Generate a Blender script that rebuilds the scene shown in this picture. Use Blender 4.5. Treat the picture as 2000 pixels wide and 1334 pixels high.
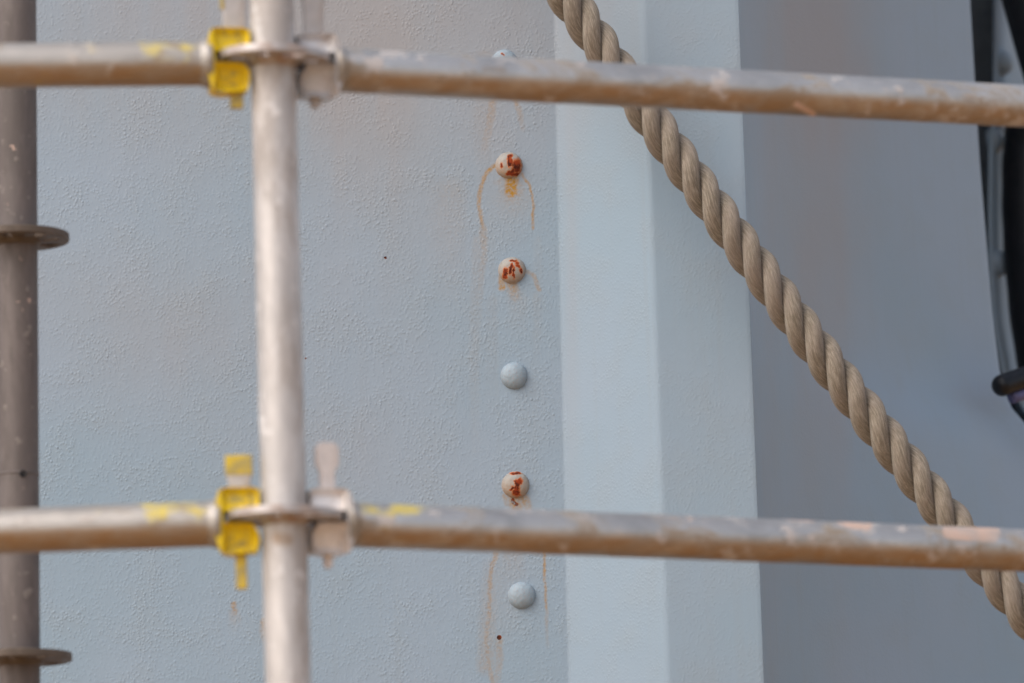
import bpy, bmesh, math, random
import numpy as np
from math import sin, cos, pi, radians, sqrt
from mathutils import Vector, Matrix

for o in list(bpy.data.objects):
    bpy.data.objects.remove(o, do_unlink=True)
scene = bpy.context.scene
col = scene.collection
random.seed(7)
rng = np.random.default_rng(11)

# ------------------------------------------------------------------ camera
LENS, PITCH, ROLL = 180.0, radians(10), radians(1.5)
CAM = Vector((0, 0, 1.6))
F_ = Vector((0, cos(PITCH), sin(PITCH)))
R0 = Vector((1, 0, 0)); U0 = Vector((0, -sin(PITCH), cos(PITCH)))
R_ = cos(ROLL) * R0 - sin(ROLL) * U0
U_ = sin(ROLL) * R0 + cos(ROLL) * U0
cd = bpy.data.cameras.new('camera')
cam = bpy.data.objects.new('camera', cd); col.objects.link(cam)
cd.lens = LENS; cd.sensor_width = 36; cd.clip_start = 0.1; cd.clip_end = 2000
m = Matrix((R_, U_, -F_)).transposed().to_4x4(); m.translation = CAM
cam.matrix_world = m
cd.dof.use_dof = True; cd.dof.focus_distance = 6.66; cd.dof.aperture_fstop = 4.0
scene.camera = cam

# ------------------------------------------------------------------ light
SUN_EL, SUN_AZ = radians(44), radians(-130)      # azimuth measured from +Y towards +X: from the left, behind the camera
world = bpy.data.worlds.new('World'); scene.world = world; world.use_nodes = True
wn = world.node_tree.nodes; wl = world.node_tree.links
sky = wn.new('ShaderNodeTexSky'); sky.sky_type = 'NISHITA'; sky.sun_disc = False
sky.sun_elevation = SUN_EL; sky.sun_rotation = SUN_AZ
sky.air_density = 1.0; sky.dust_density = 3.0; sky.ozone_density = 1.0
wn['Background'].inputs[1].default_value = 0.15
hs = wn.new('ShaderNodeHueSaturation'); hs.inputs['Saturation'].default_value = 0.6      # thin bright cloud whitens the whole sky
wl.new(sky.outputs[0], hs.inputs['Color']); wl.new(hs.outputs[0], wn['Background'].inputs[0])
sd = bpy.data.lights.new('sun', 'SUN'); sun = bpy.data.objects.new('sun', sd); col.objects.link(sun)
sd.energy = 0.75; sd.angle = radians(60); sd.color = (1.0, 0.92, 0.83)
to_sun = Vector((sin(SUN_AZ) * cos(SUN_EL), cos(SUN_AZ) * cos(SUN_EL), sin(SUN_EL)))
sun.rotation_euler = to_sun.to_track_quat('Z', 'Y').to_euler()
sun.location = (-4, -3, 8)
vs = scene.view_settings
vs.view_transform = 'Standard'; vs.look = 'None'; vs.gamma = 1; vs.use_curve_mapping = False
vs.exposure = 0.5
scene.cycles.max_bounces = 4; scene.cycles.diffuse_bounces = 2; scene.cycles.glossy_bounces = 2

# ------------------------------------------------------------------ helpers
FPX = LENS / 36 * 2000
def ray(x, y): return F_ + R_ * ((x - 1000) / FPX) - U_ * ((y - 667) / FPX)
def at(x, y, Y):                                   # measured point of the photo at a real distance Y
    d = ray(x, y); return CAM + d * (Y / d.y)
def lerp(a, b, t): return a + (b - a) * t
A_F = np.array(F_); A_R = np.array(R_); A_U = np.array(U_); A_C = np.array(CAM)
def measure(P):                                    # Nx3 -> photo measurements, for placing stains where they sit
    q = P - A_C; w = q @ A_F
    return 1000 + FPX * (q @ A_R) / w, 667 - FPX * (q @ A_U) / w

ORIG = {}
def tag(o, label=None, cat=None, group=None, kind=None):
    if label: o['label'] = label
    if cat: o['category'] = cat
    if group: o['group'] = group
    if kind: o['kind'] = kind
    return o
def empty(name, loc, **k):
    o = bpy.data.objects.new(name, None); col.objects.link(o)
    o.location = loc; o.empty_display_size = 0.05; ORIG[o.name] = Vector(loc)
    return tag(o, **k)
def link_mesh(name, me, mat, parent, origin):
    o = bpy.data.objects.new(name, me); col.objects.link(o)
    if mat: me.materials.append(mat)
    po = ORIG[parent.name] if parent else Vector((0, 0, 0))
    if parent: o.parent = parent
    o.location = origin - po; ORIG[o.name] = Vector(origin)
    return o
def mesh(name, V, Fc, mat, parent=None, origin=None, smooth=True, mask=None, bevel=0, uv=None):
    V = np.asarray([tuple(v) for v in V] if not isinstance(V, np.ndarray) else V, dtype=float)
    if origin is None: origin = Vector(V.mean(0))
    me = bpy.data.meshes.new(name)
    me.from_pydata((V - np.array(origin)).tolist(), [], [list(f) for f in Fc])
    me.update()
    if smooth: me.polygons.foreach_set('use_smooth', [True] * len(me.polygons))
    if mask is not None:
        a = me.attributes.new('mask', 'FLOAT_COLOR', 'POINT')
        m4 = np.ones((len(V), 4)); m4[:, :mask.shape[1]] = mask
        a.data.foreach_set('color', m4.ravel())
    if uv is not None:
        a = me.attributes.new('wrap', 'FLOAT_VECTOR', 'POINT')
        a.data.foreach_set('vector', uv.ravel())
    o = link_mesh(name, me, mat, parent, Vector(origin))
    if bevel:
        b = o.modifiers.new('bevel', 'BEVEL'); b.width = bevel; b.segments = 3; b.limit_method = 'ANGLE'; b.angle_limit = radians(35)
        me.set_sharp_from_angle(angle=radians(40))
    return o
def from_bm(name, bm, mat, parent, origin, bevel=0, mask=None):
    bmesh.ops.recalc_face_normals(bm, faces=bm.faces)
    me = bpy.data.meshes.new(name)
    for v in bm.verts: v.co -= Vector(origin)
    bm.to_mesh(me); bm.free()
    me.polygons.foreach_set('use_smooth', [True] * len(me.polygons))
    me.set_sharp_from_angle(angle=radians(38))
    if mask is not None:
        a = me.attributes.new('mask', 'FLOAT_COLOR', 'POINT')
        m4 = np.ones((len(me.vertices), 4)); m4[:, :mask.shape[1]] = mask
        a.data.foreach_set('color', m4.ravel())
    o = link_mesh(name, me, mat, parent, Vector(origin))
    if bevel:
        b = o.modifiers.new('bevel', 'BEVEL'); b.width = bevel; b.segments = 3; b.limit_method = 'ANGLE'; b.angle_limit = radians(35)
    return o
def grid_faces(nr, nc, close=False):
    f = []
    for i in range(nr - 1):
        for j in range(nc if close else nc - 1):
            k = (j + 1) % nc
            f.append((i * nc + j, i * nc + k, (i + 1) * nc + k, (i + 1) * nc + j))
    return f
def sweep(path, radii, seg=40, cap=True):
    """round tube along a list of points"""
    P = [Vector(p) for p in path]; n = len(P)
    T = [(P[min(i + 1, n - 1)] - P[max(i - 1, 0)]).normalized() for i in range(n)]
    N = T[0].orthogonal().normalized(); V = []
    for i in range(n):
        N = (N - T[i] * N.dot(T[i])).normalized(); B = T[i].cross(N)
        for j in range(seg):
            a = 2 * pi * j / seg
            V.append(P[i] + (N * cos(a) + B * sin(a)) * radii[i])
    Fc = grid_faces(n, seg, True)
    if cap:
        Fc.append(tuple(range(seg - 1, -1, -1))); Fc.append(tuple((n - 1) * seg + j for j in range(seg)))
    return V, Fc
def lathe(base, axis, prof, seg=48):
    """prof: list of (radius, distance along axis)"""
    axis = Vector(axis).normalized(); N = axis.orthogonal().normalized(); B = axis.cross(N); V = []
    for r, h in prof:
        for j in range(seg):
            a = 2 * pi * j / seg
            V.append(Vector(base) + axis * h + (N * cos(a) + B * sin(a)) * r)
    return V, grid_faces(len(prof), seg, True)
def spline(P, n):
    P = [Vector(p) for p in P]; Q = [2 * P[0] - P[1]] + P + [2 * P[-1] - P[-2]]; out = []
    for i in range(1, len(Q) - 2):
        for k in range(n):
            t = k / n; a, b, c, d = Q[i - 1], Q[i], Q[i + 1], Q[i + 2]
            out.append(0.5 * ((2 * b) + (c - a) * t + (2 * a - 5 * b + 4 * c - d) * t * t + (3 * b - a - 3 * c + d) * t ** 3))
    out.append(P[-1]); return out
def stroke(X, Y, pts, w, soft=2.0, fade=None):
    """soft brush along a polyline, 0..1; fade=(start,end) strength"""
    best = np.zeros_like(X); n = len(pts) - 1
    for i in range(n):
        (x0, y0), (x1, y1) = pts[i], pts[i + 1]
        dx, dy = x1 - x0, y1 - y0; L = dx * dx + dy * dy + 1e-9
        t = np.clip(((X - x0) * dx + (Y - y0) * dy) / L, 0, 1)
        d = np.hypot(X - x0 - t * dx, Y - y0 - t * dy)
        v = np.clip(1 - (d - w) / (w * soft), 0, 1); v = v * v * (3 - 2 * v)
        if fade: v = v * (fade[0] + (fade[1] - fade[0]) * (i + t) / n)
        best = np.maximum(best, v)
    return best
def gauss(X, Y, x, y, sx, sy): return np.exp(-0.5 * (((X - x) / sx) ** 2 + ((Y - y) / sy) ** 2))
def vnoise(X, Y, s, seed):
    """smooth value noise, 0..1"""
    r = np.random.default_rng(seed).random((64, 64)); x = X / s + 1000; y = Y / s + 1000
    i = np.floor(x).astype(int); j = np.floor(y).astype(int); u = x - i; v = y - j
    u = u * u * (3 - 2 * u); v = v * v * (3 - 2 * v); g = lambda a, b: r[a % 64, b % 64]
    return (g(i, j) * (1 - u) + g(i + 1, j) * u) * (1 - v) + (g(i, j + 1) * (1 - u) + g(i + 1, j + 1) * u) * v

# ------------------------------------------------------------------ materials
class NT:
    def __init__(s, name):
        s.m = bpy.data.materials.new(name); s.m.use_nodes = True
        s.n = s.m.node_tree.nodes; s.l = s.m.node_tree.links; s.b = s.n['Principled BSDF']
        s.tc = s.n.new('ShaderNodeTexCoord')
    def set(s, sock, v):
        if isinstance(v, bpy.types.NodeSocket): s.l.new(v, sock)
        elif isinstance(v, (tuple, list)): sock.default_value = (*v, 1) if len(v) == 3 and len(sock.default_value) == 4 else v
        else: sock.default_value = v
    def coord(s, scale=(1, 1, 1), src='Object', rot=(0, 0, 0)):
        mp = s.n.new('ShaderNodeMapping'); mp.inputs['Scale'].default_value = scale; mp.inputs['Rotation'].default_value = rot
        s.l.new(s.tc.outputs[src] if isinstance(src, str) else src, mp.inputs[0]); return mp.outputs[0]
    def noise(s, vec, scale, detail=3, rough=0.5, dist=0):
        t = s.n.new('ShaderNodeTexNoise'); s.l.new(vec, t.inputs['Vector'])
        t.inputs['Scale'].default_value = scale; t.inputs['Detail'].default_value = detail
        t.inputs['Roughness'].default_value = rough; t.inputs['Distortion'].default_value = dist; return t.outputs['Fac']
    def voro(s, vec, scale, feat='F1'):
        t = s.n.new('ShaderNodeTexVoronoi'); t.feature = feat; s.l.new(vec, t.inputs['Vector']); t.inputs['Scale'].default_value = scale
        return t.outputs['Distance']
    def rng(s, v, a, b, c=0, d=1, smooth=True):
        r = s.n.new('ShaderNodeMapRange'); r.clamp = True
        if smooth: r.interpolation_type = 'SMOOTHSTEP'
        s.l.new(v, r.inputs[0])
        for k, x in zip((1, 2, 3, 4), (a, b, c, d)): r.inputs[k].default_value = x
        return r.outputs[0]
    def math(s, op, a, b=0.0):
        r = s.n.new('ShaderNodeMath'); r.operation = op; s.set(r.inputs[0], a); s.set(r.inputs[1], b); return r.outputs[0]
    def mix(s, f, a, b, mode='MIX'):
        r = s.n.new('ShaderNodeMix'); r.data_type = 'RGBA'; r.blend_type = mode
        s.set(r.inputs[0], f); s.set(r.inputs[6], a); s.set(r.inputs[7], b); return r.outputs[2]
    def attr(s, name='mask'):
        a = s.n.new('ShaderNodeAttribute'); a.attribute_name = name
        sp = s.n.new('ShaderNodeSeparateColor'); s.l.new(a.outputs['Color'], sp.inputs[0]); return a, sp.outputs
    def bump(s, h, dist, strength=1.0, prev=None):
        b = s.n.new('ShaderNodeBump'); b.inputs['Strength'].default_value = strength; b.inputs['Distance'].default_value = dist
        s.l.new(h, b.inputs['Height'])
        if prev: s.l.new(prev, b.inputs['Normal'])
        return b.outputs[0]
    def done(s, color, rough, metal=0.0, normal=None, spec=0.5):
        s.set(s.b.inputs['Base Color'], color); s.set(s.b.inputs['Roughness'], rough); s.set(s.b.inputs['Metallic'], metal)
        s.b.inputs['Specular IOR Level'].default_value = spec
        if normal: s.l.new(normal, s.b.inputs['Normal'])
        return s.m

PAINT = (0.272, 0.361, 0.440)
def paint_material(name, relief=1.0, coarse=1.0):
    t = NT(name); c = t.coord(src='Object')
    _, (r, g, b) = (lambda x: (x[0], x[1][:3]))(t.attr())
    big = t.noise(c, 2.2, 2, 0.55); mid = t.noise(c, 16, 2, 0.55)
    colr = t.mix(t.rng(big, 0.35, 0.65), PAINT, (0.300, 0.374, 0.456))
    colr = t.mix(t.rng(mid, 0.42, 0.75, 0, 0.35), colr, (0.290, 0.348, 0.395))
    streak = t.noise(t.coord((60, 60, 1.6)), 1, 2, 0.6)
    colr = t.mix(t.rng(streak, 0.5, 0.8, 0, 0.18), colr, (0.28, 0.32, 0.345))
    colr = t.mix(b, colr, (0.330, 0.318, 0.325))                                    # broad weathered brown, upper left also standing in for shade from above
    nz = t.noise(c, 240, 3, 0.65)
    run = t.math('MULTIPLY', g, t.rng(nz, 0.30, 0.66, 0.45, 1.4))
    colr = t.mix(run, colr, (0.385, 0.20, 0.022))                                  # rust runs
    rust = t.rng(t.math('ADD', r, t.math('MULTIPLY', nz, 0.55)), 0.66, 0.82)
    rcol = t.mix(t.rng(nz, 0.4, 0.62), (0.045, 0.012, 0.006), (0.26, 0.055, 0.012))
    colr = t.mix(rust, colr, rcol)
    # orange-peel relief of thick brushed paint: fine grain, scattered blobs, slow unevenness
    fine = t.rng(t.voro(t.coord((1, 1, 0.9)), 250), 0.62, 0.0); patch = big
    vd = t.voro(t.coord((1, 1, 0.85)), 140)
    blobs = t.math('MULTIPLY', t.rng(vd, 0.36, 0.0), t.rng(mid, 0.36, 0.66, 0.15, 0.9))
    h = t.math('ADD', t.math('MULTIPLY', fine, t.rng(mid, 0.3, 0.7, 0.22, 0.62)), t.math('MULTIPLY', blobs, 0.6 * coarse))
    h = t.math('ADD', h, t.math('MULTIPLY', mid, 1.6))
    n = t.bump(h, 0.00074 * relief, 0.9)
    return t.done(colr, t.mix(rust, (0.55,) * 3, (0.9,) * 3), 0, n, 0.35)
M_PAINT = paint_material('pale_blue_paint')
M_PAINT_S = paint_material('pale_blue_paint_smoother', 0.55, 0.5)

def rivet_material(name, base):
    t = NT(name); c = t.coord()
    _, o = t.attr()
    nz = t.noise(c, 520, 4, 0.75); nb = t.noise(c, 120, 3, 0.6)
    wash = t.math('MULTIPLY', o[1], t.rng(nb, 0.3, 0.7, 0.55, 1.1))
    colr = t.mix(t.rng(nb, 0.4, 0.7, 0, 0.5), base, tuple(x * 0.92 for x in base))
    colr = t.mix(wash, colr, (0.50, 0.25, 0.085))
    sm = t.math('ADD', o[0], t.math('MULTIPLY', nz, 1.3))
    halo = t.rng(sm, 0.66, 1.22, 0, 0.95); colr = t.mix(halo, colr, (0.50, 0.125, 0.016))
    rust = t.rng(sm, 1.10, 1.34); colr = t.mix(rust, colr, t.mix(t.rng(nb, 0.4, 0.62), (0.07, 0.011, 0.005), (0.30, 0.042, 0.008)))
    n = t.bump(t.noise(c, 160, 2, 0.5), 0.0010)
    n = t.bump(rust, 0.0008, -0.6, n)
    return t.done(colr, t.mix(rust, (0.5,) * 3, (0.92,) * 3), 0, n, 0.35)
M_RIVET = rivet_material('rivet_paint', (0.300, 0.378, 0.438))
M_RIVET_R = rivet_material('rivet_paint_rusted', (0.335, 0.33, 0.31))

def steel_material(name, base, dirt, metal=0.55, rough=0.45, axis_scale=(1, 1, 1), dirt_amt=0.5, speck=0.3, speckcol=(0.55, 0.5, 0.45), sps=75):
    """weathered galvanised tube: mask R = pinkish plaster, G = yellow overspray, B = brown"""
    t = NT(name); c = t.coord(axis_scale); c1 = t.coord()
    _, o = t.attr()
    a = t.noise(c, 14, 5, 0.65, 0.4); b = t.noise(c, 60, 4, 0.65); s = t.noise(c1, sps, 3, 0.6)
    colr = t.mix(t.rng(a, 0.35, 0.7), base, tuple(x * 0.72 for x in base))
    colr = t.mix(t.rng(b, 0.45, 0.75, 0, 0.5), colr, tuple(min(1, x * 1.25) for x in base))
    dm = t.rng(t.noise(c, 18, 5, 0.72, 0.5), 0.47, 0.62, 0, dirt_amt)
    colr = t.mix(dm, colr, dirt)
    bm = t.math('MULTIPLY', o[2], t.rng(b, 0.3, 0.7, 0.5, 1.1)); colr = t.mix(bm, colr, (0.34, 0.195, 0.08))
    sp = t.rng(s, 0.57 if sps < 50 else 0.63, 0.70, 0, speck); colr = t.mix(sp, colr, speckcol)
    pk = t.rng(t.math('ADD', o[0], t.math('MULTIPLY', s, 0.6)), 0.62, 0.85); colr = t.mix(pk, colr, (0.60, 0.43, 0.35))
    yv = t.math('ADD', o[1], t.math('ADD', t.math('MULTIPLY', t.math('SUBTRACT', s, 0.5), 2.6), t.math('MULTIPLY', t.math('SUBTRACT', b, 0.5), 1.6)))
    yl = t.math('MULTIPLY', t.rng(yv, 0.50, 1.35, 0, 0.75), t.rng(o[1], 0.02, 0.4)); colr = t.mix(yl, colr, (0.72, 0.56, 0.05))
    cov = t.math('MAXIMUM', t.math('MAXIMUM', pk, yl), t.math('MAXIMUM', sp, dm))
    n = t.bump(b, 0.0006, 0.7); n = t.bump(sp, 0.0008, 0.5, n)
    return t.done(colr, t.mix(cov, (rough,) * 3, (0.8,) * 3), t.rng(cov, 0, 1, metal, metal * 0.25, False), n)
M_TUBE_H = steel_material('galvanised_ledger_tube', (0.57, 0.55, 0.53), (0.29, 0.215, 0.145), 0.8, 0.44, (0.5, 1, 1), 0.75, 0.75, (0.56, 0.50, 0.47), 34)
M_TUBE_L = steel_material('tan_stained_ledger_tube', (0.46, 0.425, 0.39), (0.27, 0.195, 0.12), 0.7, 0.52, (0.5, 1, 1), 0.8, 0.7, (0.52, 0.47, 0.43), 34)
M_TUBE_V = steel_material('galvanised_post_tube', (0.60, 0.565, 0.545), (0.36, 0.32, 0.295), 0.45, 0.5, (1, 1, 0.3), 0.6, 0.8, (0.74, 0.72, 0.71), 42)
M_BROWN = steel_material('dark_brown_tube', (0.168, 0.141, 0.132), (0.108, 0.090, 0.083), 0.25, 0.6, (1, 1, 0.3), 0.6, 0.5, (0.32, 0.28, 0.25))  # darker brown steel for the left post
M_BROWN_R = steel_material('dark_brown_rosette', (0.15, 0.115, 0.09), (0.09, 0.07, 0.055), 0.25, 0.6, (1, 1, 1), 0.5, 0.3, (0.3, 0.25, 0.2))
M_ROS = steel_material('galvanised_rosette', (0.54, 0.49, 0.47), (0.40, 0.24, 0.15), 0.65, 0.42, (1, 1, 1), 0.6)
M_CAST = steel_material('pale_cast_head', (0.80, 0.74, 0.70), (0.58, 0.43, 0.33), 0.5, 0.45, (1, 1, 1), 0.35)
M_WEDGE = steel_material('grey_wedge', (0.50, 0.46, 0.44), (0.34, 0.24, 0.18), 0.4, 0.5, (1, 1, 1), 0.4)
M_CAST2 = steel_material('grey_cast_head', (0.60, 0.58, 0.58), (0.46, 0.33, 0.24), 0.45, 0.45, (1, 1, 1), 0.45)
M_PALE = steel_material('pale_wedge', (0.80, 0.72, 0.68), (0.6, 0.48, 0.4), 0.1, 0.55, (1, 1, 1), 0.3)
def yellow_material(name, ca, cb, wear):
    t = NT(name); c = t.coord()
    a = t.noise(c, 45, 4, 0.65); b = t.noise(c, 140, 3, 0.6)
    colr = t.mix(t.rng(a, 0.4, 0.7), ca, cb)
    colr = t.mix(t.rng(t.math('ADD', a, t.math('MULTIPLY', b, 0.5)), wear, wear + 0.14, 0, 0.8), colr, (0.36, 0.29, 0.10))
    return t.done(colr, 0.5, 0, t.bump(b, 0.0006))
M_YELLOW = yellow_material('yellow_paint', (0.80, 0.57, 0.006), (0.73, 0.48, 0.005), 0.76)
M_YELLOW_W = yellow_material('worn_yellow_paint', (0.62, 0.44, 0.03), (0.52, 0.33, 0.02), 0.68)
def flat_material(name, c0, c1, rough, scale=40, metal=0.0, relief=0.0005, spec=0.5):
    t = NT(name); c = t.coord(); a = t.noise(c, scale, 4, 0.6)
    return t.done(t.mix(t.rng(a, 0.35, 0.65), c0, c1), rough, metal, t.bump(a, relief), spec)
M_BLACK = flat_material('black_rubber', (0.004, 0.005, 0.007), (0.008, 0.008, 0.011), 0.42, 60, spec=0.35)
M_BLUE = flat_material('violet_blue_strip', (0.10, 0.10, 0.22), (0.14, 0.14, 0.28), 0.5)  # violet-blue strip along the bar's lower face
M_GROUND = flat_material('warm_sandy_earth', (0.44, 0.27, 0.14), (0.36, 0.22, 0.11), 0.95, 3, relief=0.01, spec=0.1)
M_DARKCAV = flat_material('grey_primer', (0.26, 0.29, 0.31), (0.2, 0.22, 0.24), 0.8, 20)
def rope_material():
    t = NT('hemp_rope'); a = t.n.new('ShaderNodeAttribute'); a.attribute_name = 'wrap'
    w = t.coord((1, 1, 1), a.outputs['Vector'])
    # wrap.x runs across the yarns, wrap.y along them
    fib = t.noise(t.coord((1300, 75, 1300), a.outputs['Vector']), 1, 3, 0.65, 0.2)
    fib2 = t.noise(t.coord((620, 110, 620), a.outputs['Vector']), 1, 3, 0.6, 0.2)
    big = t.noise(t.coord(), 26, 3, 0.55)
    colr = t.mix(t.rng(fib, 0.3, 0.7), (0.20, 0.165, 0.125), (0.45, 0.385, 0.310))
    colr = t.mix(t.rng(fib2, 0.56, 0.38, 0, 0.7), colr, (0.19, 0.155, 0.112))
    colr = t.mix(t.rng(big, 0.4, 0.7, 0, 0.45), colr, (0.32, 0.26, 0.22))
    n = t.bump(t.math('ADD', fib2, fib), 0.0018, 0.9)
    t.b.inputs['Sheen Weight'].default_value = 0.15
    return t.done(colr, 0.95, 0, n, 0.1)
M_ROPE = rope_material()

# ------------------------------------------------------------------ ground
g = mesh('ground', [(-600, -600, 0), (600, -600, 0), (600, 600, 0), (-600, 600, 0)], [(0, 1, 2, 3)], M_GROUND, smooth=False)
tag(g, 'bare warm sandy ground below the scaffold, out of the picture', 'ground', kind='structure')

# ------------------------------------------------------------------ painted steel wall
Y_A = 6.60          # big riveted plate
Y_B = 6.497         # face of the raised rib
Y_D = 7.35          # far end of the side that turns away
ZLO, ZHI = 0.0, 5.2
def plumb(p0, p1, Y0):
    """edge line through two measured points at distance Y0 -> function of z"""
    a, b = at(*p0, Y0), at(*p1, Y0)
    k = (a.x - b.x) / (a.z - b.z)
    return lambda z: b.x + (z - b.z) * k
xAB = plumb((1084, 0), (1113, 1334), Y_A)
xBC = plumb((1255, 0), (1303, 1334), Y_B)
xCD = plumb((1443, 0), (1493, 1334), Y_B)
wall = empty('steel_wall', (xBC(0), Y_A, 0), label='pale blue painted steel wall with a row of rivets, raised rib and rust runs', cat='wall')

zv0 = at(1000, 1400, Y_A).z; zv1 = at(1000, -70, Y_A).z
def zrows(step):
    return np.concatenate([np.linspace(ZLO, zv0, 14)[:-1], np.arange(zv0, zv1, step), np.linspace(zv1, ZHI, 14)])

# rust and dirt, in measurements taken from the photo (x right, y down)
RUNS = [([(968, 322), (950, 338), (940, 362), (935, 392), (938, 420), (944, 446)], 2.8, (0.9, 0.6)),
        ([(944, 446), (946, 490), (938, 545), (934, 620)], 5, (0.38, 0.08)),
        ([(1019, 338), (1032, 358), (1040, 384), (1043, 404), (1041, 424), (1040, 446)], 1.9, (0.75, 0.8)),
        ([(962, 198), (956, 240), (946, 290)], 6, (0.42, 0.15)), ([(1005, 195), (1014, 218), (1021, 250)], 4, (0.5, 0.15)),
        ([(999, 344), (999, 374)], 9, (1.35, 1.2)), ([(1000, 372), (1004, 402)], 17, (0.45, 0.15)), ([(970, 358), (985, 352)], 5, (0.15, 0.3)),
        ([(979, 544), (981, 562)], 4.5, (0.7, 0.95)), ([(1000, 557), (1006, 578)], 8, (0.75, 0.35)), ([(1028, 530), (1044, 540), (1054, 566)], 3, (0.4, 0.5)),
        ([(1010, 585), (1010, 640)], 14, (0.12, 0.02)),
        ([(985, 968), (990, 985)], 3.5, (0.5, 0.4)), ([(1005, 972), (1010, 990)], 10, (0.9, 0.7)), ([(1024, 974), (1030, 990)], 7, (0.75, 0.5)),
        ([(972, 1030), (968, 1085), (961, 1108), (956, 1150), (955, 1200), (949, 1245), (955, 1300), (966, 1345)], 3.6, (0.6, 0.4)),
        ([(961, 1108), (955, 1200), (950, 1300)], 13, (0.12, 0.28)),
        ([(1058, 1030), (1062, 1080), (1063, 1110), (1066, 1150), (1067, 1188)], 1.9, (0.9, 0.6)), ([(1067, 1188), (1070, 1265)], 2.5, (0.35, 0.08)),
        ([(975, 1250), (976, 1290), (968, 1336)], 5, (0.45, 0.2)),
        ([(457, 1180), (459, 1196)], 4, (0.7, 0.5)), ([(458, 1200), (456, 1225)], 8, (0.25, 0.05)), ([(514, 1214), (515, 1246)], 5, (0.5, 0.2)),
        ([(1000, 1085), (1010, 1130)], 16, (0.2, 0.08)), ([(880, 380), (872, 560)], 22, (0.14, 0.03)),
        ([(932, 470), (926, 700), (930, 880)], 7, (0.13, 0.03)), ([(962, 590), (958, 800)], 9, (0.07, 0.02)), ([(1050, 470), (1054, 640)], 6, (0.06, 0.02)),
        ([(1048, 575), (1050, 700)], 5, (0.09, 0.02)), ([(945, 120), (940, 300)], 14, (0.16, 0.05)), ([(1003, 395), (1003, 440)], 26, (0.16, 0.03)),
        ([(985, 330), (1000, 345), (1014, 338)], 6, (0.3, 0.3)), ([(1000, 1120), (975, 1240)], 22, (0.1, 0.06))]
DARK = [(975, 1245, 3.6), (753, 503, 2.1), (1120, 902, 1.6), (472, 1100, 1.2), (662, 1180, 1.2), (285, 905, 1.1), (598, 700, 1.2)]
def paint_masks(P):
    X, Y = measure(P)
    wx = X + 3.2 * (vnoise(X, Y, 13, 1) - 0.5) + 1.6 * (vnoise(X, Y, 5, 5) - 0.5); wy = Y + 3 * (vnoise(X, Y, 14, 2) - 0.5)
    G = np.zeros_like(X)
    for pts, w, fd in RUNS: G = np.maximum(G, stroke(wx, wy, pts, w * 0.5, 3.2, fd) * 0.72)
    Rr = np.zeros_like(X)
    for x, y, r in DARK: Rr = np.maximum(Rr, stroke(X, Y, [(x, y), (x, y + 0.1)], r, 0.6))
    Rr = np.maximum(Rr, 0.52 * stroke(wx, wy, [(1003, 968), (1000, 978), (1010, 985)], 3, 1))
    B = (0.85 * gauss(X, Y, 560, 40, 420, 190) + 0.5 * gauss(X, Y, 330, 620, 230, 110) + 0.45 * gauss(X, Y, 780, 240, 120, 240)  # first term also puts overhead shade into the upper-left tint
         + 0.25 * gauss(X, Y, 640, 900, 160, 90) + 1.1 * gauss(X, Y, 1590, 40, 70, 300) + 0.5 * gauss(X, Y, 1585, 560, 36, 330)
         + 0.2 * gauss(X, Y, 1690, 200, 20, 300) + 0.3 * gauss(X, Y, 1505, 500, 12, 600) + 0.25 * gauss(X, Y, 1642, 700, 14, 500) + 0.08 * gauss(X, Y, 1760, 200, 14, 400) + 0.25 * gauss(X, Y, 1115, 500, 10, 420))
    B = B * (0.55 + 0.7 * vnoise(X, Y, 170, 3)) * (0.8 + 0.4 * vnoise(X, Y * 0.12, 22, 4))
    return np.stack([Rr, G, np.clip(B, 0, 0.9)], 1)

def plate(name, cols, zs, mat, mask=True):
    """cols: list of functions z -> (x, y); rows zs"""
    V = np.array([[(*c(z), z) for c in cols] for z in zs]).reshape(-1, 3)
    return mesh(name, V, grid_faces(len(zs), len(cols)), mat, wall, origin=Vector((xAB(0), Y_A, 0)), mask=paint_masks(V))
# columns of the riveted plate: coarse to the left, dense where the rust is
foldw_ = 0.0035
XL = at(-700, 667, Y_A).x
xd0 = at(860, 667, Y_A).x
def fcol(x, y): return lambda z: (x, y)
xs = list(np.linspace(XL, xd0, 60)[:-1])
for pa, pb, nn in ((440, 532, 45), (747, 759, 10), (280, 290, 6), (594, 602, 6), (658, 666, 6)):
    xa, xb = at(pa, 667, Y_A).x, at(pb, 667, Y_A).x
    xs = [x for x in xs if not xa - 0.002 < x < xb + 0.002] + list(np.linspace(xa - 0.012, xb + 0.012, nn + 8))
colsA = [fcol(x, Y_A) for x in sorted(xs)]
z_m = at(1000, 667, Y_A).z; xe = xAB(z_m); W = xe - xd0 - foldw_
def dcol(s):   # slides from an upright line to the leaning fold line
    return lambda z: (xd0 + s * (W + (xAB(z) - xe)), Y_A)
nD = 130
colsA += [dcol(s) for s in np.linspace(0, 1, nD)]
# concave fold, then the inclined face of the rib
foldw = 0.0035
def fold(s):   # s in 0..1 : smooth bend from plate into the rib's flank, with a slim paint bead
    def f(z):
        x0 = xAB(z) - foldw; x1 = xAB(z) + foldw; dx = xBC(z) - xAB(z); sl = (Y_B - Y_A) / dx
        x = lerp(x0, x1, s); t = s
        y = Y_A + sl * (x1 - x0) * t * t * 0.5
        return (x, y)
    return f
colsA += [fold(s) for s in np.linspace(0.1, 1, 10)]
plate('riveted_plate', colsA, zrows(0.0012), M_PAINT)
riv_plate = bpy.data.objects['riveted_plate']
riv_plate['label'] = 'flat riveted plate with orange rust runs'

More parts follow.
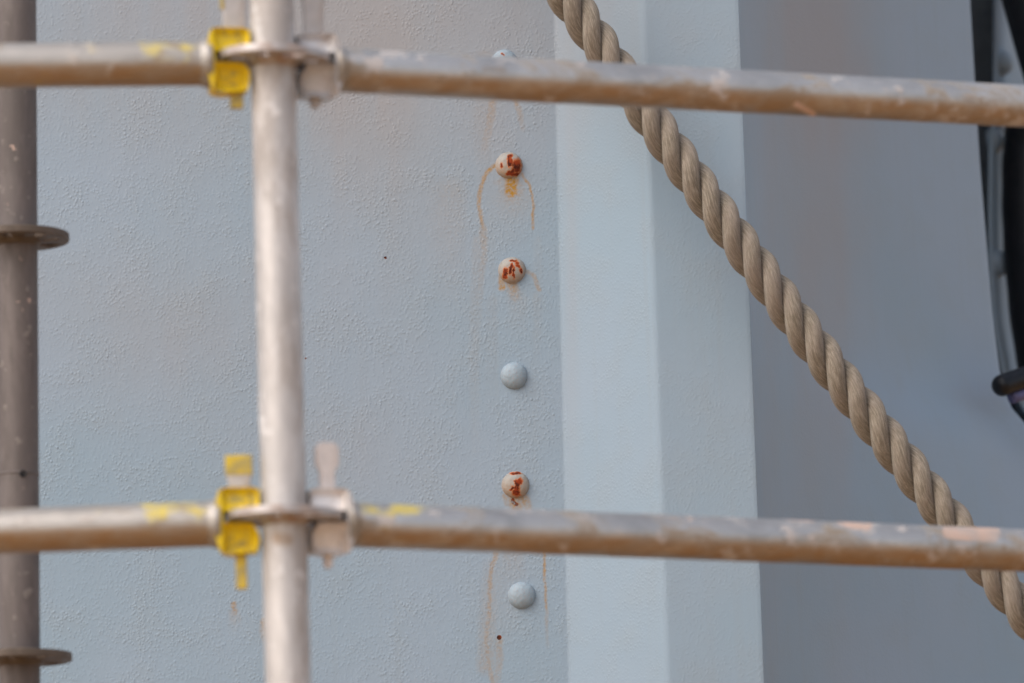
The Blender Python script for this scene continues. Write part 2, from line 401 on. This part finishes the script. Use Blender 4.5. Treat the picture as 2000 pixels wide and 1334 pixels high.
colsB = []
def bcol(s):
    def f(z):
        xa = xAB(z) + foldw; dx = xBC(z) - xAB(z); sl = (Y_B - Y_A) / dx
        ya = Y_A + sl * foldw
        return (lerp(xa, xBC(z), s), lerp(ya, Y_B, s))
    return f
for s in np.linspace(0, 0.955, 24): colsB.append(bcol(s))
def round_bc(k):
    def f(z):
        p0 = Vector(bcol(0.955)(z)); p1 = Vector((xBC(z), Y_B)); p2 = Vector((xBC(z) + 0.006, Y_B + 0.0))
        return tuple((1 - k) ** 2 * p0 + 2 * k * (1 - k) * p1 + k * k * p2)
    return f
for k in np.linspace(0.15, 1, 6): colsB.append(round_bc(k))
def ccol(s):
    return lambda z: (lerp(xBC(z) + 0.006, xCD(z) - 0.0012, s), Y_B + 0.0)
for s in np.linspace(0.04, 1, 22): colsB.append(ccol(s))
colsB.append(lambda z: (xCD(z) - 0.0003, Y_B + 0.0004)); colsB.append(lambda z: (xCD(z), Y_B + 0.0014))
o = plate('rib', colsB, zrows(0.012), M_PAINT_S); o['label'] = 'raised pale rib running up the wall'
# side that turns away to the right; its far edge leans
e3 = [(1878, -200), (1890, 0), (1908, 300), (1932, 600), (1950, 740), (1975, 800), (2050, 880), (2130, 1100), (2180, 1334), (2300, 1700)]
e3w = [at(x, y, Y_D) for x, y in e3]; e3z = [p.z for p in e3w][::-1]; e3x = [p.x for p in e3w][::-1]
def xD(z): return float(np.interp(z, e3z, e3x))
def scol(s):
    def f(z):
        x0 = xCD(z); return (lerp(x0, xD(z), s), lerp(Y_B + 0.0014, Y_D, s ** 0.58))
    return f
colsD = [scol(s) for s in np.linspace(0, 1, 44)]
# rounded lip that rolls into the gap
for k in np.linspace(0.2, 1, 6):
    colsD.append((lambda k: (lambda z: (xD(z) + 0.012 * sin(k * pi / 2), Y_D + 0.05 * k + 0.10 * k * k)))(k))
colsD.append(lambda z: (xD(z) + 0.010, 7.8)); colsD.append(lambda z: (xD(z) + 0.006, 8.1))
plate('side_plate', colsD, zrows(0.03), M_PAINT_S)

# rivets of the plate
def rivet(cx, cy, Y, r, nrm, mat, parent, blobs=(), wash=0.0, squash=0.62):
    c = at(cx, cy, Y); nrm = Vector(nrm).normalized()
    tx = Vector((0, 0, 1)).cross(nrm).normalized() * 1; tx = -tx if tx.x < 0 else tx; tz = Vector((0, 0, 1))
    V = []; M = []; nseg, nring = 56, 22
    prof = [(1.06, -0.004 / r), (1.045, 0.02)] + [(cos(a), 0.045 + squash * sin(a)) for a in np.linspace(0, pi / 2 * 0.985, nring)]
    for (pr, ph) in prof:
        for j in range(nseg):
            a = 2 * pi * j / nseg
            wob = 1 + 0.012 * sin(2 * a + cx) + 0.008 * sin(3 * a + cy)
            V.append(c + (tx * cos(a) + tz * sin(a)) * r * pr * wob + nrm * ph * r)
    Fc = grid_faces(len(prof), nseg, True); Fc.append(tuple((len(prof) - 1) * nseg + j for j in range(nseg)))
    V = np.array([tuple(v) for v in V]); X, Yp = measure(V)
    dx = (X - cx); dy = (Yp - cy)
    dxw = dx + 4 * (vnoise(dx, dy, 5, int(cy)) - 0.5); dyw = dy + 4 * (vnoise(dx, dy, 5, int(cy) + 1) - 0.5)
    Rm = np.zeros(len(V))
    for bx, by, sx, sy in blobs:
        d = np.sqrt(((dxw - bx) / sx) ** 2 + ((dyw - by) / sy) ** 2); Rm = np.maximum(Rm, np.clip(1.42 - 0.70 * d, 0, 0.78))
    G = wash * np.clip(0.45 + dy / 40, 0.1, 1)
    return mesh('rivet', V, Fc, mat, parent, origin=c, mask=np.stack([Rm, G, np.zeros(len(V))], 1))
RR = 0.0172
rivet(985, 123, Y_A, RR, (0, -1, 0), M_RIVET, riv_plate, [(-4, -17, 2.2, 1.4)], 0.12)
rivet(994, 323, Y_A, RR, (0, -1, 0), M_RIVET_R, riv_plate, [(1, -15, 4, 3), (5, -19, 2, 3), (2, -6, 4, 6), (15, 1, 6, 10), (2, 14, 4, 3), (9, 11, 3.5, 2.5), (-14, 0, 2, 4), (12, 17, 7, 3), (-2, 17, 3, 2.5)], 0.5)
rivet(1000, 528, Y_A, RR, (0, -1, 0), M_RIVET_R, riv_plate, [(3, -19, 6, 2), (-13, 3, 4, 6), (-3, -2, 2.5, 7), (12, -9, 3, 3), (17, 1, 2, 4), (-14, 12, 3.5, 3.5), (0, -9, 3, 3), (3, 5, 1.5, 8), (10, -15, 3, 2)], 0.42)
rivet(1004, 734, Y_A, RR, (0, -1, 0), M_RIVET, riv_plate)
rivet(1007, 947, Y_A, RR, (0, -1, 0), M_RIVET_R, riv_plate, [(3, -4, 4, 5), (9, -7, 3, 5), (2, 6, 4, 6), (1, 15, 6, 5), (-7, 5, 2.5, 3), (0, -23, 8, 1.8), (-9, 9, 2, 2), (-3, -7, 2, 2)], 0.5)
rivet(1019, 1163, Y_A, RR, (0, -1, 0), M_RIVET, riv_plate)

# ------------------------------------------------------------------ far plate, hoses and bar at the right edge
Y_E = 7.80
pe = empty('far_plate', at(1960, 700, Y_E), label='blurred grey plate with three dark rivets beyond the gap at the right', cat='plate')
ex = [at(x, y, Y_E) for x, y in [(1934, -200), (1938, 0), (1936, 200), (1927, 300), (1927, 500), (1936, 650), (1956, 740), (1985, 800), (2060, 880), (2140, 1100), (2190, 1334)]]
V = []; zz = np.linspace(0, 5.2, 60)
for z in zz:
    x0 = float(np.interp(z, [p.z for p in ex][::-1], [p.x for p in ex][::-1]))
    for (dx, dy) in ((0.05, 0.45), (0.014, 0.10), (0.004, 0.02), (0.002, 0.004), (0.005, 0.001), (0.03, 0.07), (0.06, 0.14), (0.3, 0.7)):
        V.append((x0 + dx, Y_E + dy, z))
mesh('plate_face', np.array(V), grid_faces(len(zz), 8), M_PAINT_S, pe, mask=np.zeros((len(V), 3)))
mesh('gap_back', [(x, 8.02, z) for z in (0, 5.2) for x in (0.3, 0.86)], [(0, 1, 3, 2)], M_DARKCAV, pe, smooth=False)
for (x, y) in ((1957, 122), (1939, 276), (1951, 515)):
    rivet(x, y, Y_E + 0.034, 0.020, (0.92, -0.4, 0), M_RIVET, pe, squash=0.85)

def hose(name, px, Y, rad, label, knots=0.0):
    pts = spline([at(x, y, Y + dy) for x, y, dy in px], 14)
    V, Fc = sweep(pts, [rad * (1 + knots * sin(i * 0.45)) for i in range(len(pts))], 36)
    o = mesh(name, V, Fc, M_BLACK, None, origin=pts[-1]); tag(o, label, 'hose'); return o
hose('black_hose', [(2075, 200, 0.05), (2022, 225, 0), (2009, 300, 0), (2007, 380, 0), (2010, 470, 0), (2020, 590, 0), (2034, 690, 0), (2046, 738, 0)], 7.80, 0.0405, 'thick black hose hanging vertically behind the upper right ledger at the picture edge', 0.012)
hose('black_hose', [(1955, -180, 0), (2004, -14, 0), (2050, 146, 0), (2110, 330, 0.1)], 7.70, 0.0400, 'black hose slanting down through the top right corner')
bar = empty('black_bar', at(1990, 745, 7.24), label='short black rounded bar with violet-blue underside at the right edge', cat='bar')
P0, P1 = at(1957, 753, 7.22), at(2090, 706, 7.30)
nb = 30; path = [P0.lerp(P1, i / nb) for i in range(nb + 1)]
d = (P1 - P0).normalized(); rr = 0.0158
cap = [P0 - d * rr * 0.9 * sin(a) for a in np.linspace(pi / 2 * 0.97, 0.1, 8)]; cr = [rr * cos(a) for a in np.linspace(pi / 2 * 0.97, 0.1, 8)]
V, Fc = sweep(cap + path, cr + [rr] * len(path), 28); mesh('grip', V, Fc, M_BLACK, bar)
P0, P1 = at(1976, 777, 7.235), at(2090, 738, 7.31)
V, Fc = sweep([P0.lerp(P1, i / 10) for i in range(11)], [0.009] * 11, 20); mesh('underside_strip', V, Fc, M_BLUE, bar)

# ------------------------------------------------------------------ scaffold
MM = 0.001
RT = 24.15 * MM
def tube_mask(V, marks=(), yellow=(), brown=()):
    X, Y = measure(V); m3 = np.zeros((len(V), 3))
    for pts, w, s in marks: m3[:, 0] = np.maximum(m3[:, 0], s * stroke(X, Y, pts, w, 0.8))
    for pts, w, s in yellow: m3[:, 1] = np.maximum(m3[:, 1], s * stroke(X, Y, pts, w, 2.2))
    for pts, w, s in brown: m3[:, 2] = np.maximum(m3[:, 2], s * stroke(X, Y, pts, w, 1.0))  # along ledger undersides: brown patina plus painted warm ground bounce
    return m3
def long_tube(name, a, b, r, mat, parent, n=500, seg=40, wall_t=3 * MM, **mk):
    pts = [a.lerp(b, i / n) for i in range(n + 1)]
    V, Fc = sweep(pts, [r] * (n + 1), seg, cap=True)
    V = np.array([tuple(v) for v in V])
    o = mesh(name, V, Fc, mat, parent, origin=a, mask=tube_mask(V, **mk))
    return o
def rosette(c, axis, mat, parent, rot=0.0, rout=61.5 * MM):
    axis = Vector(axis).normalized(); N = Vector((1, 0, 0)); N = (N - axis * N.dot(axis)).normalized(); B = axis.cross(N)
    bm = bmesh.new(); rad = [RT + 0.2 * MM, 30 * MM, 37 * MM, 50 * MM, 53 * MM, rout]; na = 96
    rings = []
    for r in rad:
        row = []
        for j in range(na):
            a = 2 * pi * j / na + rot
            row.append(bm.verts.new(c + (N * cos(a) + B * sin(a)) * r - axis * 4.5 * MM))
        rings.append(row)
    fs = []
    for i in range(len(rad) - 1):
        for j in range(na):
            ph = j % 12; big = (j // 12) % 2 == 0
            if i in (1, 2) and ((2 <= ph <= 9) if big else (4 <= ph <= 7)): continue
            if i == 3 and big and 3 <= ph <= 8: continue
            k = (j + 1) % na
            fs.append(bm.faces.new((rings[i][j], rings[i][k], rings[i + 1][k], rings[i + 1][j])))
    ex = bmesh.ops.extrude_face_region(bm, geom=fs)
    for v in [e for e in ex['geom'] if isinstance(e, bmesh.types.BMVert)]: v.co += axis * 9 * MM
    for v in [v for v in bm.verts if not v.link_faces]: bm.verts.remove(v)
    o = from_bm('rosette', bm, mat, parent, c, bevel=1.3 * MM)
    V, Fc = lathe(c, axis, [(RT, -10 * MM), (27.5 * MM, -7.5 * MM), (29.2 * MM, -4.4 * MM), (29.2 * MM, 4.4 * MM), (27.5 * MM, 7.5 * MM), (RT, 10 * MM)])
    mesh('weld_collar', V, Fc, mat, o, origin=c)
    return o
YF = 5.397; YL = 5.925
def post(name, label, p0, p1, Y, mat, matr, discs, seg_marks=(), brown=()):
    a, b = at(*p0, Y), at(*p1, Y); d = (a - b).normalized()
    bot = b + d * ((0.012 - b.z) / d.z); top = a + d * ((3.75 - a.z) / d.z)
    e = empty(name, bot, label=label, cat='scaffold post', group='upright scaffold posts')
    # standing tube; the upper length is sleeved on a spigot joint
    long_tube('tube', bot, top, RT, mat, e, 900, 44, marks=seg_marks, brown=brown)
    V, Fc = lathe(bot - Vector((0, 0, 0.012)), (0, 0, 1), [(0.001, 0), (0.07, 0), (0.07, 0.008), (0.03, 0.0081), (0.03, 0.03), (0.001, 0.0301)], 32)
    mesh('base_plate', V, Fc, matr, e, origin=bot)
    cs = []
    for (x, y), ax in discs:
        t = (at(x, y, Y).z - bot.z) / d.z; c = bot + d * t; cs.append(c)
        rosette(c, ax, matr, e, rot=radians(11))
    return e, d, cs
fp, dF, (N1, N2) = post('scaffold_post', 'pale galvanised scaffold post in the foreground, holding the four ledgers', (530.5, 0), (563, 1334), YF, M_TUBE_V, M_ROS,
     [((537, 116), (0.03, 0.0, 1)), ((559, 1009), (0.012, 0.0, 1))],
     seg_marks=[([(516, 318), (516, 328)], 7, 0.35), ([(551, 737), (553, 742)], 5, 0.25)], brown=[([(540, 1050), (560, 1055)], 8, 0.7)])
lp, dL, _ = post('scaffold_post', 'dark brownish scaffold post at the left edge with two bare rosettes', (31, 0), (38, 1334), YL, M_BROWN, M_BROWN_R,
     [((34, 465), (0.0, 0, 1)), ((38, 1285), (0, 0, 1))],
     seg_marks=[([(40, 505), (40, 508)], 4, 0.42), ([(36, 588), (36, 592)], 3, 0.5), ([(44, 604), (44, 606)], 3, 0.5), ([(58, 584), (58, 588)], 3, 0.45),
                ([(20, 285), (28, 290)], 3, 0.55), ([(60, 690), (61, 692)], 2, 0.5), ([(44, 950), (44, 962)], 2.5, 0.4), ([(15, 395), (16, 402)], 3, 0.4)])
# spigot joint of the dark post: a thin seam ring with its locking hole
jc = at(35, 928, YL)
V, Fc = lathe(Vector((lp.location.x + dL.x / dL.z * jc.z, lp.location.y, jc.z)), dL, [(RT, -1.6 * MM), (RT + 0.7 * MM, -1 * MM), (RT + 0.7 * MM, 1 * MM), (RT, 1.6 * MM)])
mesh('joint_seam', V, Fc, M_BROWN, lp)
hc = at(45, 925, YL - RT * 1.005)
V, Fc = lathe(hc, (0.2, -1, 0), [(4 * MM, -2 * MM), (4 * MM, 0.6 * MM), (3 * MM, 0.9 * MM), (2.4 * MM, -1 * MM), (0.1 * MM, -1 * MM)], 20)
mesh('locking_hole', V, Fc, M_BLACK, lp)

def ledger(label, node, end, length, drop, mathead, matwedge, wtop, wbot, wname, marks=(), yellow=(), brown=(), tip=None, mattube=None):
    u = (end - node).normalized(); z = (Vector((0, 0, 1)) - u * u.z).normalized(); t = u.cross(z)
    if t.y > 0: t = -t                                # t points to the viewer's side
    c0 = node - z * drop
    e = empty('scaffold_ledger', c0 + u * 0.075, label=label, cat='scaffold ledger', group='horizontal scaffold ledgers')
    P = lambda a, b, c: c0 + u * (a * MM) + t * (b * MM) + z * (c * MM)
    long_tube('tube', P(71, 0, 0), P(length * 1000, 0, 0), RT, mattube or M_TUBE_H, e, 560, 44, marks=marks, yellow=yellow, brown=brown)
    V, Fc = lathe(P(66, 0, 0), u, [(20 * MM, 0), (26.2 * MM, 0.5 * MM), (27.6 * MM, 4 * MM), (26.4 * MM, 8 * MM), (25.2 * MM, 11 * MM), (24.3 * MM, 14 * MM)], 44)
    mesh('weld_ring', V, Fc, M_TUBE_L, e, origin=P(70, 0, 0))
    # cast head: C-shaped jaws gripping the rosette, pockets sunk in the cheeks
    bm = bmesh.new(); s = drop * 1000
    half = lambda a, c: 18.5 + (a - 26) * 0.17 - abs(c) * 0.22
    def vv(a, c, sg): return bm.verts.new(P(a, sg * half(a, c), c))
    pts = dict(A1=(25.5, 6 + s), A2=(64, 6 + s), A3=(66, 35), A4=(60, 36.5), A5=(32, 36.5), A6=(25.5, 34),
               B1=(64, -7 + s), B2=(66, -33), b3=(69, -30), b4=(72.5, -14), b5=(72.5, 14), b6=(69, 31),
               C1=(33, -8 + s), C2=(27, -12), C3=(26, -22), C4=(30, -33), C5=(56, -35))
    vb = {k: vv(a, c, -1) for k, (a, c) in pts.items()}
    up = bm.faces.new([vb[k] for k in ('A1', 'A2', 'A3', 'A4', 'A5', 'A6')])
    bk = bm.faces.new([vb[k] for k in ('A2', 'B1', 'B2', 'b3', 'b4', 'b5', 'b6', 'A3')])
    lo = bm.faces.new([vb[k] for k in ('B1', 'C1', 'C2', 'C3', 'C4', 'C5', 'B2')])
    ext = bmesh.ops.extrude_face_region(bm, geom=[up, bk, lo])
    for v in [g_ for g_ in ext['geom'] if isinstance(g_, bmesh.types.BMVert)]:
        a = (v.co - c0).dot(u) / MM; v.co += t * (2 * half(a, (v.co - c0).dot(z) / MM) * MM)
    new = [g_ for g_ in ext['geom'] if isinstance(g_, bmesh.types.BMFace)]
    cheeks = [f for f in new if abs((f.calc_center_median() - c0).dot(z)) > 15 * MM]
    bmesh.ops.recalc_face_normals(bm, faces=bm.faces)
    for f in cheeks:
        r = bmesh.ops.inset_individual(bm, faces=[f], thickness=3.6 * MM, depth=0)
        for v in f.verts: v.co -= t * 5.5 * MM
        bmesh.ops.inset_individual(bm, faces=[f], thickness=4.2 * MM, depth=0)      # cored hole in the cheek
        for v in f.verts: v.co -= t * 3.6 * MM
    from_bm('ledger_head', bm, mathead, e, c0, bevel=1.4 * MM)
    # wedge pin driven down through the head
    w = wname; pr = []
    L = [(-w['b'] / 2, -wbot + 4), (-w['b'] / 2, 0), (-w['n'] / 2, 36), (-w['n'] / 2, wtop - w['h'] - 8), (-w['t'] / 2, wtop - w['h']), (-w['t'] / 2, wtop - 5), (-w['t'] / 2 + 5, wtop)]
    for a, c in L: pr.append((a, c))
    for a, c in reversed(L): pr.append((-a, c))
    pr += [(w['b'] / 2 - 2.5, -wbot), (-w['b'] / 2 + 2.5, -wbot)]
    bm = bmesh.new(); f = bm.faces.new([bm.verts.new(P(w['a'] + a + (c * w.get('lean', 0)), -4, c)) for a, c in pr])
    ext = bmesh.ops.extrude_face_region(bm, geom=[f])
    for g_ in ext['geom']:
        if isinstance(g_, bmesh.types.BMVert): g_.co += t * 8 * MM
    wo = from_bm('wedge', bm, matwedge, e, P(w['a'], 0, 0), bevel=1.2 * MM)
    if tip:
        for (a0, a1, c0_, c1_) in tip:
            V = [P(w['a'] + a, b, c) for b in (-4.8, 4.8) for a, c in ((a0, c0_), (a1, c0_), (a1, c1_), (a0, c1_))]
            mesh('paint_band', V, [(0, 1, 2, 3), (7, 6, 5, 4), (0, 4, 5, 1), (1, 5, 6, 2), (2, 6, 7, 3), (3, 7, 4, 0)], M_YELLOW_W, wo, smooth=False, bevel=0.8 * MM)
    return e
EL1 = at(0, 122, 5.36); ER1 = at(2000, 194, YF + 0.325)
EL2 = at(0, 1029, 5.40); ER2 = at(2000, 1065, YF + 0.345)
ledger('upper left ledger with the yellow head and a short yellow pin below', N1, EL1, 1.09, 3.5 * MM, M_YELLOW, M_WEDGE, 108, 49, dict(a=41, t=27, n=24, b=12, h=30),
       yellow=[([(290, 92), (400, 90)], 15, 0.8), ([(180, 92), (300, 92)], 10, 0.35), ([(70, 150), (90, 152)], 9, 0.5)], brown=[([(0, 150), (400, 148)], 15, 0.75)], tip=[(-7, 7, -50.5, -33), (10.5, 14.2, 60, 76)], mattube=M_TUBE_L)
ledger('upper right ledger with the pale head, crossing the slanting rope near the top', N1, ER1, 2.07, 8 * MM, M_CAST2, M_WEDGE, 112, 44, dict(a=47, t=27, n=22, b=11, h=34),
       marks=[([(1556, 204), (1578, 216), (1588, 222)], 5, 0.62), ([(1478, 214), (1490, 216)], 3, 0.4), ([(1800, 165), (1925, 175)], 10, 0.28), ([(1130, 118), (1150, 122)], 8, 0.25)],
       brown=[([(660, 165), (1330, 195)], 16, 0.7), ([(1330, 190), (1990, 235)], 15, 0.65), ([(945, 135), (985, 137)], 3, 0.5)])
ledger('lower left ledger with the yellow head and the longer yellow pin', N2, EL2, 1.09, 5 * MM, M_YELLOW, M_WEDGE, 71, 70, dict(a=47, t=27, n=23, b=10, h=20),
       yellow=[([(300, 995), (425, 990)], 14, 0.9), ([(200, 990), (315, 992)], 8, 0.45), ([(0, 1055), (20, 1058)], 8, 0.5)], brown=[([(0, 1062), (420, 1050)], 16, 0.8)],
       tip=[(-14.3, 14.3, 51, 72.5), (-5.8, 5.8, -71, -34)], mattube=M_TUBE_L)
ledger('lower right ledger with the pale head, crossing the rope near the bottom corner', N2, ER2, 2.07, 6 * MM, M_CAST, M_PALE, 88, 48, dict(a=49, t=26, n=16, b=9, h=24),
       marks=[([(1530, 1010), (1590, 1012)], 6, 0.45), ([(1640, 1018), (1695, 1026)], 8, 0.5), ([(1855, 1036), (1940, 1044)], 14, 0.5), ([(1250, 998), (1260, 1000)], 6, 0.4), ([(1290, 1004), (1350, 1014)], 5, 0.4), ([(940, 990), (1010, 994)], 6, 0.28)],
       yellow=[([(700, 984), (820, 990)], 9, 0.75), ([(690, 1040), (790, 1045)], 8, 0.35)], brown=[([(690, 1055), (2000, 1105)], 16, 0.75)])

# ------------------------------------------------------------------ rope
Y_R = 6.39
cl = spline([at(x, y, Y_R) for x, y in ((700, -615), (860, -365), (984, -182), (1111, 0), (1238, 184), (1367, 367), (1488, 535), (1610, 700), (1733, 860), (1857, 1018), (1985, 1176), (2140, 1360), (2330, 1575))], 40)
seg = [0.0]
for i in range(1, len(cl)): seg.append(seg[-1] + (cl[i] - cl[i - 1]).length)
ds = 0.0017; S = np.arange(0, seg[-1], ds)
C3 = np.stack([np.interp(S, seg, [p[k] for p in cl]) for k in range(3)], 1)
T3 = np.gradient(C3, axis=0); T3 /= np.linalg.norm(T3, axis=1, keepdims=True)
ref = np.array([0, 1.0, 0]); B1 = np.cross(T3, ref); B1 /= np.linalg.norm(B1, axis=1, keepdims=True); B2 = np.cross(T3, B1)
RS, RC, PITCHR = 0.0113, 0.0136, 0.1345
rope = empty('rope', Vector(C3[-1]), label='thick beige three-strand twisted rope slanting down in front of the wall', cat='rope')
NPH = 60; HAND = 1
allV = []; allN = []
for k in range(3):
    th = HAND * 2 * pi * S / PITCHR + k * 2 * pi / 3 + 0.9
    wv = 1 + 0.02 * np.sin(S * 63 + k * 2)
    ctr = C3 + (B1 * np.cos(th)[:, None] + B2 * np.sin(th)[:, None]) * (RC * wv)[:, None]
    tt = np.gradient(ctr, axis=0); tt /= np.linalg.norm(tt, axis=1, keepdims=True)
    rad = (ctr - C3); rad /= np.linalg.norm(rad, axis=1, keepdims=True)
    n1 = rad - tt * (rad * tt).sum(1, keepdims=True); n1 /= np.linalg.norm(n1, axis=1, keepdims=True); n2 = np.cross(tt, n1)
    ph = np.linspace(0, 2 * pi, NPH, endpoint=False)
    yarn = ph[None, :] + HAND * S[:, None] * 62.0            # position across the yarns (they wind against the lay)
    ridge = np.abs(np.sin(yarn * 8 + 0.8 * np.sin(S * 41)[:, None]))
    rr = RS * (1 + 0.045 * ridge - 0.025 + 0.012 * np.sin(S * 37 + k)[:, None])
    rr = rr * (1 + 0.05 * np.cos(ph)[None, :] ** 2)
    Vk = ctr[:, None, :] + (n1[:, None, :] * np.cos(ph)[None, :, None] + n2[:, None, :] * np.sin(ph)[None, :, None]) * rr[:, :, None]
    Nk = (n1[:, None, :] * np.cos(ph)[None, :, None] + n2[:, None, :] * np.sin(ph)[None, :, None]) + np.zeros_like(Vk)
    # seam-free wrap coordinate: across the yarns via circle position, along via S
    wr = np.stack([np.sin(yarn) * RS, np.broadcast_to(S[:, None] * 1.0, yarn.shape), np.cos(yarn) * RS], 2)
    Vf = Vk.reshape(-1, 3); allV.append(Vf); allN.append(Nk.reshape(-1, 3))
    mesh('strand', Vf, grid_faces(len(S), NPH, True), M_ROPE, rope, origin=Vector(C3[-1]), uv=wr.reshape(-1, 3))
# stray fibres
aV = np.concatenate(allV); aN = np.concatenate(allN); sel = rng.integers(0, len(aV), 9000); Vh = []; Fh = []
for i in sel:
    p = Vector(aV[i]); n = Vector(aN[i]); d = (n * 0.55 + Vector(rng.normal(0, 0.8, 3))).normalized()
    L = 0.0016 + 0.0035 * random.random() ** 2; w = d.orthogonal().normalized() * 0.00011; q = d.cross(w).normalized() * 0.00011
    mid = p + d * L * 0.6 + n * L * 0.12; tip = p + d * L + Vector(rng.normal(0, 0.0006, 3)); b = len(Vh)
    Vh += [p + w, p - w, p + q, mid + w * 0.8, mid - w * 0.8, mid + q * 0.8, tip]
    for a, c in ((0, 1), (1, 2), (2, 0)): Fh.append((b + a, b + c, b + 3 + c, b + 3 + a)); Fh.append((b + 3 + a, b + 3 + c, b + 6))
M_FIB = flat_material('stray_hemp', (0.40, 0.33, 0.25), (0.30, 0.24, 0.18), 0.95, 80, relief=0)
fo = mesh('loose_fibres', Vh, Fh, M_FIB, rope, origin=Vector(C3[-1])); tag(fo, kind='stuff')
